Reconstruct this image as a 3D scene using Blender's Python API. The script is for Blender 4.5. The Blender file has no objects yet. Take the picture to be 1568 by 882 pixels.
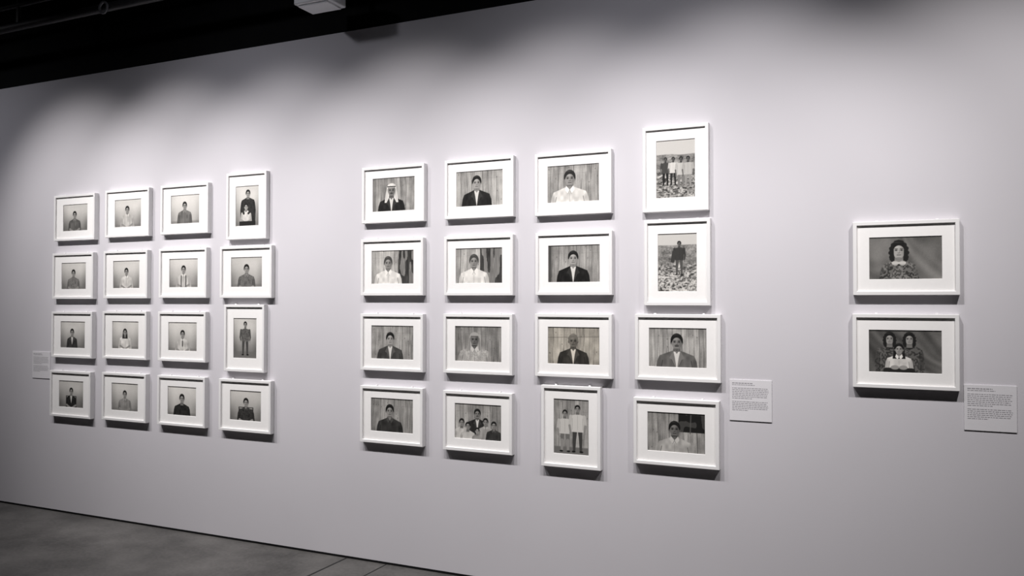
import bpy, bmesh, math
import numpy as np
from mathutils import Matrix, Vector
# ---------- measured layout (metres; wall face is y=0, floor z=0) ----------
H=.356;FW=.460;D=4.385;CAMH=1.650;WTOP=3.403
POS=[(-5.759,2.296),(-5.185,2.305),(-4.609,2.308),(-4.032,2.304),(-5.771,1.843),(-5.197,1.847),(-4.620,1.850),(-4.035,1.849),
(-5.776,1.388),(-5.202,1.395),(-4.625,1.395),(-4.045,1.395),(-5.788,.928),(-5.203,.934),(-4.627,.934),(-4.037,.933),
(-2.845,2.320),(-2.241,2.323),(-1.646,2.317),(-1.061,2.361),(-2.851,1.863),(-2.244,1.862),(-1.642,1.863),(-1.053,1.858),
(-2.851,1.392),(-2.248,1.396),(-1.644,1.400),(-1.053,1.403),(-2.852,.937),(-2.249,.934),(-1.658,.943),(-1.062,.951),
(.046,1.859),(.042,1.412)]
PORTRAIT={3,11,19,23,30}
lab=[(-6.165,1.140),(-.678,1.139),(.396,1.159)]

scene=bpy.context.scene
def link(o,parent=None):
    scene.collection.objects.link(o)
    if parent: o.parent=parent
    return o
def empty(name,loc=(0,0,0)):
    e=bpy.data.objects.new(name,None);e.location=loc;e.empty_display_size=.1;return link(e)
def mobj(name,verts,faces,mat,parent=None,loc=(0,0,0),smooth=False):
    m=bpy.data.meshes.new(name);m.from_pydata([tuple(v) for v in verts],[],faces);m.update()
    bm=bmesh.new();bm.from_mesh(m);bmesh.ops.recalc_face_normals(bm,faces=bm.faces);bm.to_mesh(m);bm.free()
    if smooth: m.polygons.foreach_set('use_smooth',[True]*len(m.polygons))
    m.materials.append(mat);o=bpy.data.objects.new(name,m);o.location=loc;return link(o,parent)
def boxdata(x0,x1,y0,y1,z0,z1,base=0):
    v=[(x0,y0,z0),(x1,y0,z0),(x1,y1,z0),(x0,y1,z0),(x0,y0,z1),(x1,y0,z1),(x1,y1,z1),(x0,y1,z1)]
    f=[(0,3,2,1),(4,5,6,7),(0,1,5,4),(1,2,6,5),(2,3,7,6),(3,0,4,7)]
    return v,[tuple(i+base for i in a) for a in f]
def boxes(name,lst,mat,parent=None,loc=(0,0,0),bevel=0):
    V=[];Fc=[]
    for b in lst:
        v,f=boxdata(*b,base=len(V));V+=v;Fc+=f
    o=mobj(name,V,Fc,mat,parent,loc)
    if bevel:
        md=o.modifiers.new('bevel','BEVEL');md.width=bevel;md.segments=2;md.limit_method='ANGLE'
    return o
def tube(name,p0,p1,r0,r1,mat,parent=None,seg=24,cap=True,loc=(0,0,0)):
    p0=Vector(p0);p1=Vector(p1);ax=(p1-p0).normalized();qt=ax.to_track_quat('Z','Y')
    V=[];Fc=[]
    for p,r in ((p0,r0),(p1,r1)):
        for i in range(seg):
            a=2*math.pi*i/seg;V.append(p+qt@Vector((r*math.cos(a),r*math.sin(a),0)))
    for i in range(seg):
        j=(i+1)%seg;Fc.append((i,j,seg+j,seg+i))
    if cap: Fc+=[tuple(range(seg))[::-1],tuple(range(seg,2*seg))]
    return mobj(name,V,Fc,mat,parent,loc,smooth=False)
def mat(name,col,rough=.6,noise=0,nscale=20,bump=0,bscale=200,metal=0,spec=.5):
    m=bpy.data.materials.new(name);m.use_nodes=True;nt=m.node_tree;b=nt.nodes['Principled BSDF']
    b.inputs['Base Color'].default_value=(*col,1);b.inputs['Roughness'].default_value=rough
    b.inputs['Metallic'].default_value=metal;b.inputs['Specular IOR Level'].default_value=spec
    tc=nt.nodes.new('ShaderNodeTexCoord')
    if noise:
        n=nt.nodes.new('ShaderNodeTexNoise');n.inputs['Scale'].default_value=nscale;n.inputs['Detail'].default_value=6
        cr=nt.nodes.new('ShaderNodeValToRGB')
        cr.color_ramp.elements[0].position=.3;cr.color_ramp.elements[1].position=.7
        cr.color_ramp.elements[0].color=(*[c*(1-noise) for c in col],1);cr.color_ramp.elements[1].color=(*[min(1,c*(1+noise)) for c in col],1)
        nt.links.new(tc.outputs['Object'],n.inputs['Vector']);nt.links.new(n.outputs['Fac'],cr.inputs['Fac']);nt.links.new(cr.outputs['Color'],b.inputs['Base Color'])
    if bump:
        n=nt.nodes.new('ShaderNodeTexNoise');n.inputs['Scale'].default_value=bscale;n.inputs['Detail'].default_value=3
        bp=nt.nodes.new('ShaderNodeBump');bp.inputs['Strength'].default_value=bump;bp.inputs['Distance'].default_value=.002
        nt.links.new(tc.outputs['Object'],n.inputs['Vector']);nt.links.new(n.outputs['Fac'],bp.inputs['Height']);nt.links.new(bp.outputs['Normal'],b.inputs['Normal'])
    return m
M_wall=mat('painted_wall',(.595,.577,.608),.75,.015,1.5,.10,260,spec=.25)
M_black=mat('black_paint',(.006,.006,.0065),.85,.2,8,spec=.12)
M_dark=mat('dark_wall_paint',(.05,.05,.053),.8,.1,4,spec=.2)
M_pipe=mat('dark_pipe',(.022,.022,.024),.5,.2,12)
M_white=mat('white_frame_lacquer',(.80,.79,.79),.42,.01,8)
M_mat=mat('matboard',(.85,.836,.825),.85,.01,60,.05,500,spec=.2)
M_card=mat('label_card',(.69,.675,.70),.7,.01,30,spec=.2)
M_ink=mat('label_ink',(.29,.28,.30),.8,spec=.1)
M_clip=mat('white_clip',(.75,.74,.75),.4,.02,20)
M_fix=mat('white_metal',(.75,.75,.78),.4,.02,10)
M_joint=mat('floor_joint_sealant',(.006,.006,.006),.7)
M_floor=bpy.data.materials.new('dark_concrete');M_floor.use_nodes=True
nt=M_floor.node_tree;b=nt.nodes['Principled BSDF'];tc=nt.nodes.new('ShaderNodeTexCoord')
n1=nt.nodes.new('ShaderNodeTexNoise');n1.inputs['Scale'].default_value=2.2;n1.inputs['Detail'].default_value=9;n1.inputs['Roughness'].default_value=.62
n2=nt.nodes.new('ShaderNodeTexNoise');n2.inputs['Scale'].default_value=45;n2.inputs['Detail'].default_value=5
mx=nt.nodes.new('ShaderNodeMath');mx.operation='MULTIPLY_ADD';mx.inputs[1].default_value=.35
cr=nt.nodes.new('ShaderNodeValToRGB');cr.color_ramp.elements[0].position=.45;cr.color_ramp.elements[1].position=.9
cr.color_ramp.elements[0].color=(.034,.033,.031,1);cr.color_ramp.elements[1].color=(.13,.125,.119,1)
nt.links.new(tc.outputs['Object'],n1.inputs['Vector']);nt.links.new(tc.outputs['Object'],n2.inputs['Vector'])
nt.links.new(n2.outputs['Fac'],mx.inputs[0]);nt.links.new(n1.outputs['Fac'],mx.inputs[2]);nt.links.new(mx.outputs[0],cr.inputs['Fac'])
nt.links.new(cr.outputs['Color'],b.inputs['Base Color']);b.inputs['Roughness'].default_value=.5
M_print=bpy.data.materials.new('photo_print_paper');M_print.use_nodes=True
nt=M_print.node_tree;b=nt.nodes['Principled BSDF'];at=nt.nodes.new('ShaderNodeAttribute');at.attribute_name='Col'
nt.links.new(at.outputs['Color'],b.inputs['Base Color']);b.inputs['Roughness'].default_value=.6;b.inputs['Specular IOR Level'].default_value=.2

# ---------- room ----------
XL,XR,YF,CZ=-12.0,5.0,-8.5,4.8
boxes('floor',[(XL-.2,XR+.2,YF-.2,.4,-.2,0)],M_floor)
boxes('wall_back',[(XL,XR,0,.2,0,WTOP)],M_wall)
boxes('wall_back_upper',[(XL,XR,.02,.2,WTOP,CZ)],M_black)
boxes('wall_left',[(XL-.2,XL,YF,.2,0,CZ)],M_dark)
boxes('wall_right',[(XR,XR+.2,YF,.2,0,CZ)],M_dark)
boxes('wall_front',[(XL-.2,XR+.2,YF-.2,YF,0,CZ)],M_dark)
boxes('ceiling',[(XL-.2,XR+.2,YF-.2,.4,CZ,CZ+.2)],M_black)
boxes('shadow_gap_strip',[(XL,XR,-.004,0,0,.013)],M_black)  # black strip stands in for the dark shadow gap at the wall foot
jx=-3.204
boxes('floor_expansion_joint',[(jx-.006,jx+.006,YF,-.004,0,.0015),(jx+.30,jx+.308,YF,-.004,0,.0015)],M_joint)

# ---------- picture painting ----------
def ss(a,lo,hi):
    t=np.clip((a-lo)/(hi-lo),0,1);return t*t*(3-2*t)
class Pic:
    def __init__(s,w,h,seed,n=110):
        k=min(w,h);s.W=w/k;s.H=h/k;s.w=w;s.h=h
        s.nx=int(round(n*s.W))+1;s.ny=int(round(n*s.H))+1
        s.X,s.Y=np.meshgrid(np.linspace(0,s.W,s.nx),np.linspace(0,s.H,s.ny))
        s.I=np.full_like(s.X,.7);s.rs=np.random.RandomState(seed);s.sf=.009
    def noise(s,fx,fy):
        g=s.rs.rand(int(fy*s.H)+3,int(fx*s.W)+3);x=s.X*fx;y=s.Y*fy
        i=x.astype(int);j=y.astype(int);a=x-i;b=y-j;a=a*a*(3-2*a);b=b*b*(3-2*b)
        return (g[j,i]*(1-a)+g[j,i+1]*a)*(1-b)+(g[j+1,i]*(1-a)+g[j+1,i+1]*a)*b
    def put(s,m,v,a=1.0):
        m=np.clip(m,0,1)*a;s.I=s.I*(1-m)+v*m
    def ell(s,cx,cy,rx,ry,rot=0,sf=None):
        x=s.X-cx;y=s.Y-cy
        if rot: c,d=math.cos(rot),math.sin(rot);x,y=x*c+y*d,-x*d+y*c
        dd=(np.sqrt((x/rx)**2+(y/ry)**2)-1)*min(rx,ry);return np.clip(.5-dd/(sf or s.sf),0,1)
    def cap(s,x0,y0,x1,y1,r0,r1=None,sf=None):
        r1=r0 if r1 is None else r1;dx,dy=x1-x0,y1-y0
        t=np.clip(((s.X-x0)*dx+(s.Y-y0)*dy)/(dx*dx+dy*dy+1e-9),0,1)
        d=np.hypot(s.X-x0-t*dx,s.Y-y0-t*dy)-(r0+(r1-r0)*t);return np.clip(.5-d/(sf or s.sf),0,1)
    def poly(s,P,sf=None):
        d=np.full_like(s.X,1e9);ins=np.zeros(s.X.shape,bool)
        for i in range(len(P)):
            (ax,ay),(bx,by)=P[i],P[i-1];ex,ey=bx-ax,by-ay;wx,wy=s.X-ax,s.Y-ay
            t=np.clip((wx*ex+wy*ey)/(ex*ex+ey*ey+1e-12),0,1);d=np.minimum(d,np.hypot(wx-ex*t,wy-ey*t))
            if ay!=by:
                c=((ay>s.Y)!=(by>s.Y))&(s.X<(bx-ax)*(s.Y-ay)/(by-ay)+ax);ins^=c
        d=np.where(ins,-d,d);return np.clip(.5-d/(sf or s.sf),0,1)
    def planks(s,base=.6,n=9,vign=.12):
        base+=.06
        x=(s.X+.012*np.sin(s.Y*5+s.rs.rand()*6))*n/1.5+s.rs.rand()*.5
        x=x+.25*np.sin(x*1.7+s.rs.rand()*6)
        i=np.floor(x).astype(int)-int(np.floor(x.min()));tone=s.rs.rand(60)*.14-.07
        s.I=base+tone[i]+(s.noise(50,3)-.5)*.16+(s.noise(9,6)-.5)*.12+(s.noise(60,50)-.5)*.05
        f=x-np.floor(x);e=np.minimum(f,1-f)*1.5/n
        s.put(np.clip(1.2-e/.008,0,1)*(.4+.6*(s.noise(12,3)>.4)),.28,.65)
        for k in range(10): s.put(s.ell(s.rs.rand()*s.W,s.rs.rand()*s.H,.012,.018),.3,.6)
        yy=.78*s.H;s.put(np.clip(1-np.abs(s.Y-yy)/.007,0,1),.4,.35)
        s.I-=vign*((s.X/s.W-.5)**2+(s.Y/s.H-.5)**2)*1.5
    def studio(s,hi=.80,lo=.50):
        hi+=.04;lo+=.08
        u=s.X/s.W;v=s.Y/s.H
        s.I=lo+(hi-lo)*ss(v,.0,.85)+(s.noise(3,3)-.5)*.06+(s.noise(30,30)-.5)*.02
        s.I-=.14*ss(np.abs(u-.5),.25,.5)*(1-v*.7)
        s.put(ss(.10-v,-.03,.05),.42,.6)
    def drape(s,base=.30):
        ph=s.X*7+s.Y*5.2+s.noise(2,2)*5
        s.I=base+.05*np.sin(ph)+.03*np.sin(ph*2.3+s.Y*3)+(s.noise(5,3)-.5)*.08+(s.noise(60,60)-.5)*.03
        s.I+=.07*ss(s.X/s.W,.55,.95)
    def rocks(s,hor=.74):
        v=s.Y/s.H
        g=.50+(s.noise(9,14)-.5)*.35+(s.noise(22,34)-.5)*.55+(s.noise(45,60)-.5)*.3
        hill=.48+(s.noise(6,12)-.5)*.25+(s.noise(30,50)-.5)*.2
        s.I=np.where(v<.45,g,hill*ss(v,.4,.6)+g*(1-ss(v,.4,.6)))
        s.put(ss(v-hor-(s.noise(3,1)-.5)*.05,-.01,.01),.78)
    def head(s,cx,cy,h,hair=.1,skin=.62,kind='short'):
        e=s.ell;f=max(s.sf,.03*h)
        if kind=='curly':
            s.put(e(cx,cy-.12*h,.50*h,.74*h)*(s.noise(30,30)*.7+.65),.11)
            for k in range(16):
                a=k/16*2*math.pi;s.put(e(cx+.46*h*math.cos(a),cy-.14*h+.66*h*math.sin(a),.10*h,.11*h),.13)
        if kind=='long': s.put(s.poly([(cx-.42*h,cy+.2*h),(cx-.55*h,cy-.9*h),(cx+.55*h,cy-.9*h),(cx+.42*h,cy+.2*h),(cx,cy+.55*h)]),hair)
        if kind in('keffiyeh','scarf'):
            v=.88 if kind=='keffiyeh' else .62
            bot=.95 if kind=='keffiyeh' else .72
            s.put(s.poly([(cx-.40*h,cy+.3*h),(cx-.54*h,cy-.3*h),(cx-.64*h,cy-bot*h),(cx-.25*h,cy-bot*h),(cx-.18*h,cy-.5*h),(cx+.18*h,cy-.5*h),(cx+.25*h,cy-bot*h),(cx+.64*h,cy-bot*h),(cx+.54*h,cy-.3*h),(cx+.40*h,cy+.3*h),(cx+.2*h,cy+.52*h),(cx-.2*h,cy+.52*h)]),v)
            s.put(e(cx,cy+.20*h,.43*h,.36*h),v)
            for sg in(-1,1):
                s.put(s.cap(cx+sg*.40*h,cy+.1*h,cx+sg*.44*h,cy-.8*h,.022*h),v-.3,.8)
                s.put(s.cap(cx+sg*.52*h,cy-.2*h,cx+sg*.58*h,cy-.85*h,.016*h),v-.2,.7)
        s.put(s.poly([(cx-.2*h,cy-.2*h),(cx-.24*h,cy-.75*h),(cx+.24*h,cy-.75*h),(cx+.2*h,cy-.2*h)]),skin-.14)
        if kind not in('keffiyeh','scarf','curly'):
            for sg in(-1,1): s.put(e(cx+sg*.355*h,cy-.03*h,.06*h,.12*h),skin-.1)
        s.put(np.maximum(e(cx,cy+.04*h,.345*h,.45*h),e(cx,cy-.17*h,.27*h,.34*h)),skin)
        s.put(e(cx+.24*h,cy-.05*h,.13*h,.36*h,sf=.12*h),skin-.14,.6)
        s.put(e(cx-.1*h,cy+.22*h,.16*h,.1*h,sf=.1*h),skin+.1,.6)
        s.put(e(cx,cy-.47*h,.2*h,.07*h,sf=.06*h),skin-.25,.6)
        for sg in(-1,1):
            s.put(e(cx+sg*.145*h,cy+.015*h,.085*h,.05*h,sf=.04*h),skin-.28,.7)
            s.put(e(cx+sg*.145*h,cy+.01*h,.045*h,.03*h,sf=f),.07,.95)
            s.put(s.cap(cx+sg*.07*h,cy+.095*h,cx+sg*.22*h,cy+.10*h,.016*h,sf=f),.15,.8)
        s.put(s.cap(cx+.03*h,cy+.02*h,cx+.05*h,cy-.13*h,.02*h,sf=f),skin-.2,.6)
        s.put(s.cap(cx-.05*h,cy-.155*h,cx+.05*h,cy-.155*h,.017*h,sf=f),skin-.32,.8)
        s.put(s.cap(cx-.095*h,cy-.27*h,cx+.095*h,cy-.27*h,.022*h,sf=f),skin-.38,.85)
        if kind in('moust','keffiyeh','older'): s.put(s.cap(cx-.11*h,cy-.215*h,cx+.11*h,cy-.215*h,.028*h,sf=f),.18 if kind!='older' else .4,.85)
        if kind=='keffiyeh':
            s.put(np.minimum(e(cx,cy+.2*h,.42*h,.36*h),ss(s.Y,cy+.2*h,cy+.25*h)),.90)
            s.put(e(cx,cy+.2*h,.40*h,.34*h)*ss(s.Y,cy+.2*h,cy+.25*h)*(s.noise(40,40)>.6),.7,.5)
            s.put(s.cap(cx-.36*h,cy+.30*h,cx+.36*h,cy+.30*h,.04*h),.06)
        elif kind=='scarf':
            s.put(np.minimum(e(cx,cy+.2*h,.42*h,.34*h),ss(s.Y,cy+.24*h,cy+.3*h)),.64)
            s.put(s.cap(cx-.28*h,cy+.25*h,cx+.28*h,cy+.25*h,.02*h),.2,.8)
        elif kind!='bald':
            up=e(cx,cy+.09*h,.40*h,.47*h)*(1-e(cx,cy-.13*h,.315*h,.42*h))*ss(s.Y,cy-.1*h,cy+.02*h)
            s.put(up,hair);s.put(e(cx-.1*h,cy+.47*h,.2*h,.03*h,sf=.05*h),hair+.22,.5)
            if kind=='curly':
                for sg in(-1,1): s.put(s.cap(cx+sg*.34*h,cy+.3*h,cx+sg*.38*h,cy-.5*h,.07*h,.12*h),.12)
    def bust(s,cx,cy,h,cloth=.3,kind='short',style='shirt',skin=.62,hair=.1,wide=1.0,pattern=0,hands=False,bot=0):
        w=1.18*h*wide;sh=cy-.72*h
        body=s.poly([(cx-.2*h,cy-.52*h),(cx-.6*w,sh-.0*h),(cx-.9*w,sh-.14*h),(cx-1.02*w,sh-.5*h),(cx-1.14*w,sh-1.5*h),(cx-1.05*w,bot-.1),
                     (cx+1.05*w,bot-.1),(cx+1.14*w,sh-1.5*h),(cx+1.02*w,sh-.5*h),(cx+.9*w,sh-.14*h),(cx+.6*w,sh),(cx+.2*h,cy-.52*h)])
        tex=(s.noise(12,8)-.5)*.14
        s.put(body,cloth+tex*(.5+cloth))
        if pattern: s.put(body*(s.noise(34,34)>.5),cloth+pattern,.7)
        for sg in(-1,1):
            s.put(body*s.cap(cx+sg*.74*w,sh-.45*h,cx+sg*.80*w,bot,.022*h,sf=.03*h),cloth*.45,.8)
            s.put(body*s.ell(cx+sg*.95*w,sh-1.1*h,.16*w,.9*h,sf=.1*h),cloth*.7,.5)
        s.head(cx,cy,h,hair,skin,kind)
        if style in('suit','vest'):
            s.put(s.poly([(cx-.22*h,cy-.6*h),(cx,cy-1.75*h),(cx+.22*h,cy-.6*h)]),.84)
            s.put(s.poly([(cx-.19*h,cy-.48*h),(cx,cy-.74*h),(cx+.19*h,cy-.48*h),(cx+.12*h,cy-.45*h),(cx,cy-.62*h),(cx-.12*h,cy-.45*h)]),skin-.1)
            for sg in(-1,1):
                s.put(s.poly([(cx+sg*.22*h,cy-.56*h),(cx+sg*.50*h,cy-1.02*h),(cx+sg*.34*h,cy-1.1*h),(cx,cy-1.8*h),(cx+sg*.12*h,cy-1.0*h)]),min(1,cloth+.08))
                s.put(s.cap(cx+sg*.34*h,cy-1.1*h,cx,cy-1.8*h,.012*h),cloth*.4,.7)
            s.put(s.cap(cx,cy-1.8*h,cx,bot,.012*h),cloth*.4,.8)
        if style=='tie' or (style=='suit' and cloth>.38):
            s.put(s.poly([(cx-.06*h,cy-.72*h),(cx+.06*h,cy-.72*h),(cx+.09*h,cy-1.5*h),(cx,cy-1.72*h),(cx-.09*h,cy-1.5*h)]),.16)
        if style in('shirt','tie'):
            for sg in(-1,1):
                s.put(s.poly([(cx,cy-.72*h),(cx+sg*.24*h,cy-.46*h),(cx+sg*.33*h,cy-.72*h),(cx+sg*.12*h,cy-.98*h)]),min(.95,cloth+.1))
                s.put(s.cap(cx,cy-.74*h,cx+sg*.13*h,cy-.98*h,.012*h),cloth*.5,.8)
            s.put(s.poly([(cx-.13*h,cy-.5*h),(cx,cy-.76*h),(cx+.13*h,cy-.5*h)]),skin-.05)
            s.put(s.cap(cx,cy-.95*h,cx,bot,.010*h),cloth*.6,.8)
            s.put(s.poly([(cx+.3*h,sh-.5*h),(cx+.62*h,sh-.5*h),(cx+.6*h,sh-.9*h),(cx+.32*h,sh-.9*h)],sf=.03),cloth*.85,.5)
        if hands:
            for sg in(-1,1):
                s.put(s.cap(cx+sg*.95*h,sh-1.25*h,cx+sg*.3*h,sh-1.55*h,.15*h,.11*h),skin-.04)
                s.put(s.ell(cx+sg*.2*h,sh-1.58*h,.16*h,.11*h),skin)
                for k in range(3): s.put(s.cap(cx+sg*.1*h,sh-(1.52+.05*k)*h,cx+sg*.26*h,sh-(1.53+.05*k)*h,.006*h),skin-.25,.7)
    def stand(s,cx,y0,ht,topc=.8,botc=.2,kind='short',skin=.55,hr=7.2,arms=0):
        h=ht/hr;hy=y0+ht-.5*h;sh=y0+ht-1.35*h;hip=y0+.48*ht;w=h*.95
        for sg in(-1,1):
            s.put(s.cap(cx+sg*.36*h,hip,cx+sg*.45*h,y0+.27*ht,.34*h,.25*h),botc)
            s.put(s.cap(cx+sg*.45*h,y0+.27*ht,cx+sg*.48*h,y0+.03*ht,.25*h,.17*h),botc if arms!=2 else skin)
            s.put(s.ell(cx+sg*.55*h,y0+.015*ht,.27*h,.12*h),.07)
        s.put(s.poly([(cx-.2*h,sh+.15*h),(cx-w,sh-.05*h),(cx-.9*w,hip-.3*h),(cx+.9*w,hip-.3*h),(cx+w,sh-.05*h),(cx+.2*h,sh+.15*h)]),topc)
        s.put(s.cap(cx,sh,cx,hip,.02*h),topc*.6,.6)
        for sg in(-1,1):
            s.put(s.cap(cx+sg*w,sh-.15*h,cx+sg*1.2*w,sh-1.4*h,.22*h,.18*h),topc*.92)
            s.put(s.cap(cx+sg*1.2*w,sh-1.4*h,cx+sg*1.1*w,hip-.2*h,.16*h,.12*h),skin if arms else topc*.92)
            s.put(s.ell(cx+sg*1.1*w,hip-.45*h,.13*h,.2*h),skin)
            s.put(s.cap(cx+sg*.78*w,sh-.4*h,cx+sg*.8*w,hip,.02*h),topc*.5,.7)
        s.head(cx,hy,h,.08,skin,kind)
    def chair(s,cx,y,w):
        for sg in(-1,1): s.put(s.cap(cx+sg*w,y,cx+sg*w,0,.018),.16)
        for k in range(3): s.put(s.cap(cx-w,y-.06*k,cx+w,y-.06*k,.014),.2)
    def build(s,name,parent,tint=(1,.99,.972),gain=1.0):
        g=np.clip(s.I+(s.rs.rand(*s.I.shape)-.5)*.015,.03,.97)
        g=np.clip((g-.5)*.98+.515,.075,.95)*gain
        lin=g**2.2
        x=(s.X/s.W-.5)*s.w;z=(s.Y/s.H-.5)*s.h;n=s.nx*s.ny
        co=np.stack([x,np.full_like(x,-.0205),z],-1).reshape(-1,3)
        a=np.arange(n).reshape(s.ny,s.nx);q4=np.stack([a[:-1,:-1],a[:-1,1:],a[1:,1:],a[1:,:-1]],-1).reshape(-1,4)
        m=bpy.data.meshes.new(name);m.from_pydata(co.tolist(),[],q4.tolist())
        c=m.color_attributes.new('Col','FLOAT_COLOR','POINT')
        col=np.ones((n,4),np.float32);L=lin.reshape(-1)
        for k in range(3): col[:,k]=L*tint[k]**2.2
        c.data.foreach_set('color',col.reshape(-1));m.materials.append(M_print)
        return link(bpy.data.objects.new(name,m),parent)

# ---------- framed photographs ----------
SG=[(-1,-1),(1,-1),(1,1),(-1,1)]
def rings(name,loops,mt,parent):
    V=[];Fc=[]
    for hw,hh,y in loops:
        for a,b_ in SG: V.append((a*hw,y,b_*hh))
    for k in range(len(loops)-1):
        for i in range(4):
            j=(i+1)%4;Fc.append((4*k+i,4*k+j,4*k+4+j,4*k+4+i))
    mobj(name,V,Fc,mt,parent)
def frame(w,h,pw,ph,e):
    prof=[(0,0),(0,-.0345),(.0015,-.036),(.0165,-.036),(.018,-.0345),(.018,-.022)]
    rings('moulding',[(w/2-o,h/2-o,y) for o,y in prof],M_white,e)
    boxes('backing_board',[(-w/2+.002,w/2-.002,-.019,-.001,-h/2+.002,h/2-.002)],M_mat,e)
    rings('mat_board',[(w/2-.016,h/2-.016,-.0250),(pw/2,ph/2,-.0250),(pw/2-.0012,ph/2-.0012,-.0215)],M_mat,e)
SIZES={0:(.275,.205),1:(.31,.21),2:(.315,.204)}
def paint(i,p):
    kid=dict(skin=.58)
    if i==0: p.studio(.78,.42);p.bust(.62,.60,.27,.36,style='shirt',hands=True,**kid)
    elif i==1: p.studio();p.bust(.62,.62,.27,.72,style='shirt',hands=True,**kid)
    elif i==2: p.studio(.82,.62);p.bust(.64,.62,.27,.40,style='shirt',**kid)
    elif i==3:
        p.studio(.80,.5);p.bust(.52,1.08,.25,.16,kind='short',style='dress',wide=1.0,pattern=.05);p.bust(.44,.64,.22,.82,style='dress',hands=True,wide=.85,skin=.66)
        for sg in(-1,1): p.put(p.cap(.52+sg*.27,.62,.44+sg*.10,.42,.055,.04),.18)
        p.put(p.poly([(.15,-.1),(.15,.16),(.85,.16),(.85,-.1)]),.13)
    elif i==4: p.studio(.78,.45);p.bust(.64,.60,.27,.42,style='dress',hands=True,pattern=.08,**kid)
    elif i==5: p.studio();p.bust(.66,.60,.26,.80,style='shirt',hands=True,**kid)
    elif i==6: p.studio(.80,.5);p.bust(.66,.62,.27,.75,style='shirt',hands=True,**kid);[p.put(p.cap(.66+g*.11,.4,.66+g*.11,0,.02),.2) for g in(-1,1)]
    elif i==7: p.studio(.74,.52);p.bust(.66,.60,.30,.36,style='shirt',pattern=.08,hands=True,**kid)
    elif i==8: p.studio(.78,.45);p.chair(.62,.3,.25);p.bust(.62,.58,.27,.22,style='suit',wide=.85,**kid)
    elif i==9: p.studio(.8,.55);p.bust(.64,.60,.25,.84,style='dress',hands=True,kind='long',**kid)
    elif i==10: p.studio(.8,.55);p.bust(.66,.58,.27,.74,style='tie',hands=True,**kid)
    elif i==11: p.studio(.74,.38);p.put(ss(.24-p.Y,-.02,.04),.40,.7);p.stand(.5,.10,1.12,.32,.26,hr=5.9);p.put(p.poly([(.33,.55),(.67,.55),(.66,.95),(.34,.95)])*(p.noise(30,30)>.55),.45,.5)
    elif i==12: p.studio(.76,.4);p.chair(.66,.42,.27);p.bust(.66,.60,.26,.15,style='suit',hands=True,wide=.85,**kid)
    elif i==13: p.studio(.78,.5);p.bust(.66,.60,.26,.52,style='shirt',hands=True,**kid)
    elif i==14: p.studio(.82,.6);p.bust(.66,.58,.31,.14,style='dress',hands=True,pattern=.04,**kid)
    elif i==15: p.studio(.76,.45);p.chair(.68,.44,.30);p.bust(.68,.60,.29,.17,style='shirt',pattern=.08,hands=True,**kid)
    elif i==16: p.planks(.54);p.bust(.66,.62,.38,.12,kind='keffiyeh',style='suit',skin=.48)
    elif i==17: p.planks(.60);p.bust(.65,.66,.38,.12,style='suit')
    elif i==18: p.planks(.54);p.bust(.64,.64,.42,.84,style='shirt',hair=.14,wide=1.05,skin=.56)
    elif i==19:
        p.rocks(.76)
        for cx,t,bt in((.24,.25,.10),(.44,.82,.14),(.64,.75,.45),(.82,.70,.55)): p.stand(cx,.32-.1*(cx>.5),.72+.1*(cx>.5),t,bt,skin=.36,hr=6.6,arms=1)
    elif i in(20,21):
        p.planks(.62);p.put(ss(p.X,.92 if i==20 else .76,.95 if i==20 else .79),.16+.26*(p.noise(14,2)>.5)+.12*p.noise(30,6))
        p.bust(.58,.62,.38,.88,style='shirt',kind='short',hair=.26,wide=1.02,skin=.55)
    elif i==22:
        p.planks(.55);p.put(ss(.10-p.X,0,.02),.2,.8);p.bust(.72,.64,.38,.10,style='suit',wide=1.0)
    elif i==23: p.rocks(.80);p.put(p.ell(.5,.2,.5,.3)*(p.noise(30,30)>.55),.85,.7);p.stand(.55,.42,.86,.22,.30,skin=.4,hr=6.6);p.put(p.cap(.42,1.0,.38,.78,.05),.22)
    elif i==24: p.planks(.56);p.bust(.66,.60,.37,.26,style='suit')
    elif i==25:
        p.planks(.48);p.bust(.62,.62,.38,.70,kind='scarf',style='shirt',wide=1.12,pattern=-.10,skin=.42)
    elif i==26: p.planks(.60,7);p.put(p.poly([(0,.7),(1.48,.74),(1.48,.76),(0,.72)]),.3,.5);p.bust(.73,.62,.36,.20,kind='older',style='suit',hair=.42,skin=.42)
    elif i==27: p.planks(.58);p.bust(.72,.64,.40,.38,kind='moust',style='suit',wide=1.05,skin=.5)
    elif i==28: p.planks(.56);p.bust(.66,.62,.37,.19,style='shirt',skin=.55)
    elif i==29:
        p.planks(.56);p.bust(.72,.72,.27,.16,kind='moust',style='suit',skin=.5)
        for cx,cy,c in((.22,.45,.8),(.42,.36,.75),(.98,.50,.62),(1.24,.42,.2)): p.bust(cx,cy,.22,c,style='dress' if c>.7 else 'shirt',wide=.9,skin=.55,bot=0)
        p.bust(.72,.24,.18,.6,style='dress',wide=.8)
    elif i==30: p.planks(.55,10);p.put(ss(.2-p.Y,-.02,.03),.42);p.stand(.32,.06,1.12,.78,.42,hr=6.0,arms=2);p.stand(.68,.06,1.26,.80,.25,hr=6.3,arms=1)
    elif i==31:
        p.planks(.54);p.put(p.poly([(.80,.52),(.80,.99),(1.47,.99),(1.47,.52)]),.11+.14*(p.noise(9,7)>.62))
        p.put(p.cap(1.1,.5,1.12,1,.015),.34,.8);p.put(p.cap(.78,.98,1.46,.97,.012),.4,.7)
        p.bust(.70,.58,.38,.68,style='shirt',skin=.42)
    elif i==32:
        p.drape(.40);p.bust(.64,.68,.40,.30,kind='curly',style='dress',pattern=.28,skin=.66,wide=.82)
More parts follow.
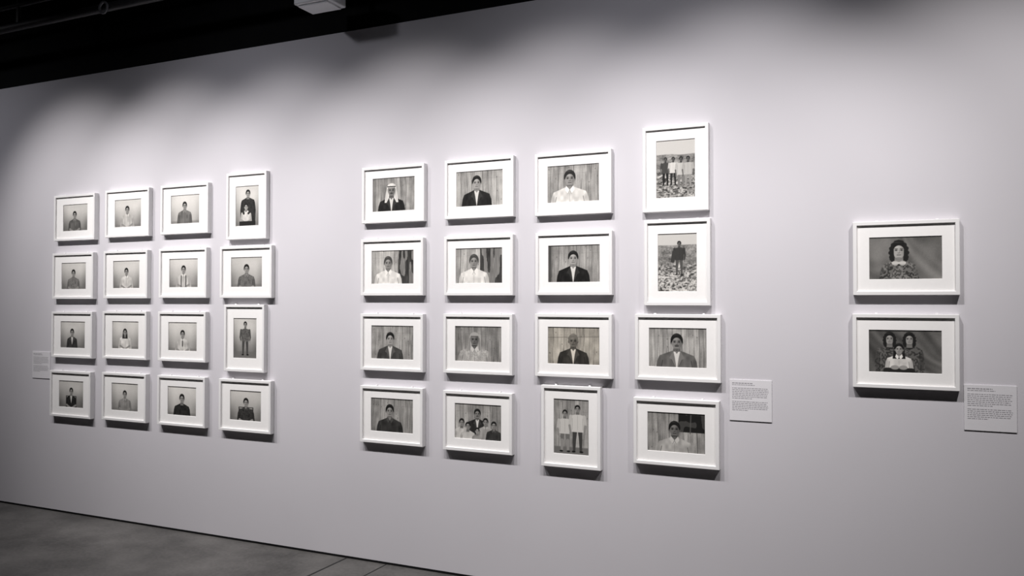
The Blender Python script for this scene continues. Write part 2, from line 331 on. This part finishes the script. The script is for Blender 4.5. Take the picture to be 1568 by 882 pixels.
        for sg in(-1,1):
            a=p.cap(.64+sg*.34,.02,.64+sg*.10,.32,.085,.06)
            p.put(a,.42);p.put(a*(p.noise(34,34)>.5),.15,.8);p.put(p.ell(.64+sg*.08,.38,.07,.055),.7)
        p.put(p.poly([(.50,.36),(.78,.36),(.80,.41),(.48,.41)]),.8)
    elif i==33:
        p.drape(.32);p.bust(.45,.79,.27,.24,kind='curly',style='dress',pattern=.2,skin=.6,wide=.9);p.bust(.87,.79,.27,.24,kind='curly',style='dress',pattern=.2,skin=.6,wide=.9)
        p.bust(.65,.55,.25,.86,kind='long',style='shirt',skin=.6,wide=.95)
        p.put(p.cap(.38,.04,.92,.04,.07),.14)
        for sg in(-1,1): p.put(p.ell(.65+sg*.09,.12,.09,.05),.6)
for i,(X,Z) in enumerate(POS):
    por=i in PORTRAIT;g=0 if i<16 else 1 if i<32 else 2
    w,h=(H,FW) if por else (FW,H);pw,ph=SIZES[g]
    if por: pw,ph=ph,pw
    e=empty('framed_photograph',(X,0,Z));frame(w,h,pw,ph,e)
    p=Pic(pw,ph,100+i);paint(i,p)
    p.build('photo_print',e,tint=(1,.965,.90) if i==26 else (1,.985,.96),gain=.96)
    boxes('hanging_clips',[(a*w-.006,a*w+.006,-.012,0,h/2-.001,h/2+.007) for a in(-.27,.30)],M_clip,e)

# ---------- wall labels ----------
rs=np.random.RandomState(5)
for k,(X,Z) in enumerate(lab):
    e=empty('wall_label',(X,0,Z));w=h=.212
    boxes('card',[(-w/2,w/2,-.005,0,-h/2,h/2)],M_card,e,bevel=.0008)
    V=[];Fc=[];y=h/2-.018
    rows=[(.5,.0042)]+[(.55,.003)]+[(0,0)]+[(.86,.003)]*6+[(.5,.003)]+[(0,0)]+[(.86,.003)]*5+[(.4,.003)]
    for ln,th in rows:
        if ln:
            x=-w/2+.014;end=x+ln*w*rs.uniform(.93,1)
            while x<end:
                ww=min(rs.uniform(.005,.017),end-x);b0=len(V)
                V+=[(x,-.0054,y-th/2),(x+ww,-.0054,y-th/2),(x+ww,-.0054,y+th/2),(x,-.0054,y+th/2)];Fc.append((b0,b0+1,b0+2,b0+3));x+=ww+.0028
        y-=.0088 if ln else .008
    mobj('printed_text',V,Fc,M_ink,e)

# ---------- ceiling hardware ----------
z=3.466
e=empty('hanging_light_box',(-3.204,-.3,z))
boxes('housing',[(-.13,.13,-.09,.09,0,.11)],M_fix,e,bevel=.008)
boxes('lens_rim',[(-.11,.11,-.07,.07,-.012,0)],M_fix,e,bevel=.004)
tube('stem',(0,0,.10),(0,0,CZ-z),.012,.012,M_pipe,e)
z=3.692;x2,z2=-4.932,3.671
e=empty('conduit_pipe',(0,-.4,z))
tube('pipe',(XL,0,0),(XR,0,0),.03,.03,M_pipe,e,cap=False);tube('pipe_small',(XL,0,.16),(XR,0,.16),.018,.018,M_pipe,e,cap=False)
for k in range(7):
    xx=-10.5+k*2.3;boxes('hanger',[(xx-.012,xx+.012,-.012,.012,0,CZ-z)],M_pipe,e)
V=[];Fc=[];n=24;m_=8
for a in range(n):
    for c in range(m_):
        A_=2*math.pi*a/n;C_=2*math.pi*c/m_;rr=.038+.009*math.cos(C_);V.append((rr*math.cos(A_),.009*math.sin(C_),rr*math.sin(A_)))
for a in range(n):
    for c in range(m_):Fc.append((a*m_+c,((a+1)%n)*m_+c,((a+1)%n)*m_+(c+1)%m_,a*m_+(c+1)%m_))
mobj('ring_clamp',V,Fc,mat('grey_metal',(.10,.10,.11),.5),e,(x2,-.05,z2-z),smooth=True)
e=empty('security_camera',(-6.79,0,3.08))
tube('mount',(0,0,0),(0,-.05,0),.035,.03,M_black,e);tube('body',(.05,-.09,-.01),(-.12,-.11,-.01),.04,.04,M_black,e)

# ---------- track lighting ----------
TZ,TY=4.25,-1.88
e=empty('lighting_track',(0,TY,TZ))
boxes('rail',[(XL+1,XR-1,-.018,.018,0,.035)],M_black,e)
boxes('hangers',[(a-.006,a+.006,-.006,.006,.03,CZ-TZ) for a in(-10,-7.5,-5,-2.5,0,2.5)],M_black,e)
def spot(x,tx,tz,watts,size=66,blend=1.0,col=(1,.968,.955),rad=.065):
    loc=Vector((x,TY,TZ-.17));d=(Vector((tx,0,tz))-loc).normalized()
    e=empty('track_spotlight',loc)  # the added fill lamps are built under this name too
    boxes('adapter',[(-.06,.06,-.017,.017,.13,.17)],M_black,e,bevel=.003)
    tube('stem',(0,0,.13),(0,0,.0),.008,.008,M_black,e)
    tube('can',-d*.09,d*.07,.06,.07,M_black,e,cap=False)
    tube('can_back',-d*.11,-d*.088,.04,.06,M_black,e)
    L=bpy.data.lights.new('lamp','SPOT');L.energy=watts;L.spot_size=math.radians(size);L.spot_blend=blend;L.color=col;L.shadow_soft_size=rad
    o=bpy.data.objects.new('lamp',L);o.location=d*.075;o.rotation_euler=d.to_track_quat('-Z','Y').to_euler();link(o,e)
for a in((-6.2,-5.6,1.5,250),(-5.1,-4.6,1.5,275),(-4.0,-3.65,1.5,255),(-2.95,-2.65,1.5,245),(-1.85,-1.7,1.5,255),(-.7,-.75,1.5,265),(.9,.3,1.45,255)): spot(*a)
def fill_flood(x,watts): spot(x,x,.9,watts,130,1,(.93,.93,1),.08)  # added wide fill lamp, raises the ambient level on the upper wall
for x in(-7,-4.0,-1.2): fill_flood(x,48)
w=bpy.data.worlds.new('world');scene.world=w;w.use_nodes=True;w.node_tree.nodes['Background'].inputs[0].default_value=(.02,.02,.022,1)

# ---------- camera ----------
yaw,pt,rl=.4347,.0161,.0009
Fw=np.array([-math.sin(yaw)*math.cos(pt),math.cos(yaw)*math.cos(pt),math.sin(pt)])
R0=np.array([math.cos(yaw),math.sin(yaw),0]);U0=np.cross(R0,Fw)
R=math.cos(rl)*R0+math.sin(rl)*U0;U=-math.sin(rl)*R0+math.cos(rl)*U0
cd=bpy.data.cameras.new('camera');cam=bpy.data.objects.new('camera',cd);link(cam)
cd.lens=1262.09/1568*36;cd.sensor_width=36
cam.matrix_world=Matrix(((R[0],U[0],-Fw[0],0),(R[1],U[1],-Fw[1],-D),(R[2],U[2],-Fw[2],CAMH),(0,0,0,1)))
scene.camera=cam
scene.view_settings.view_transform='Standard';scene.view_settings.look='None'
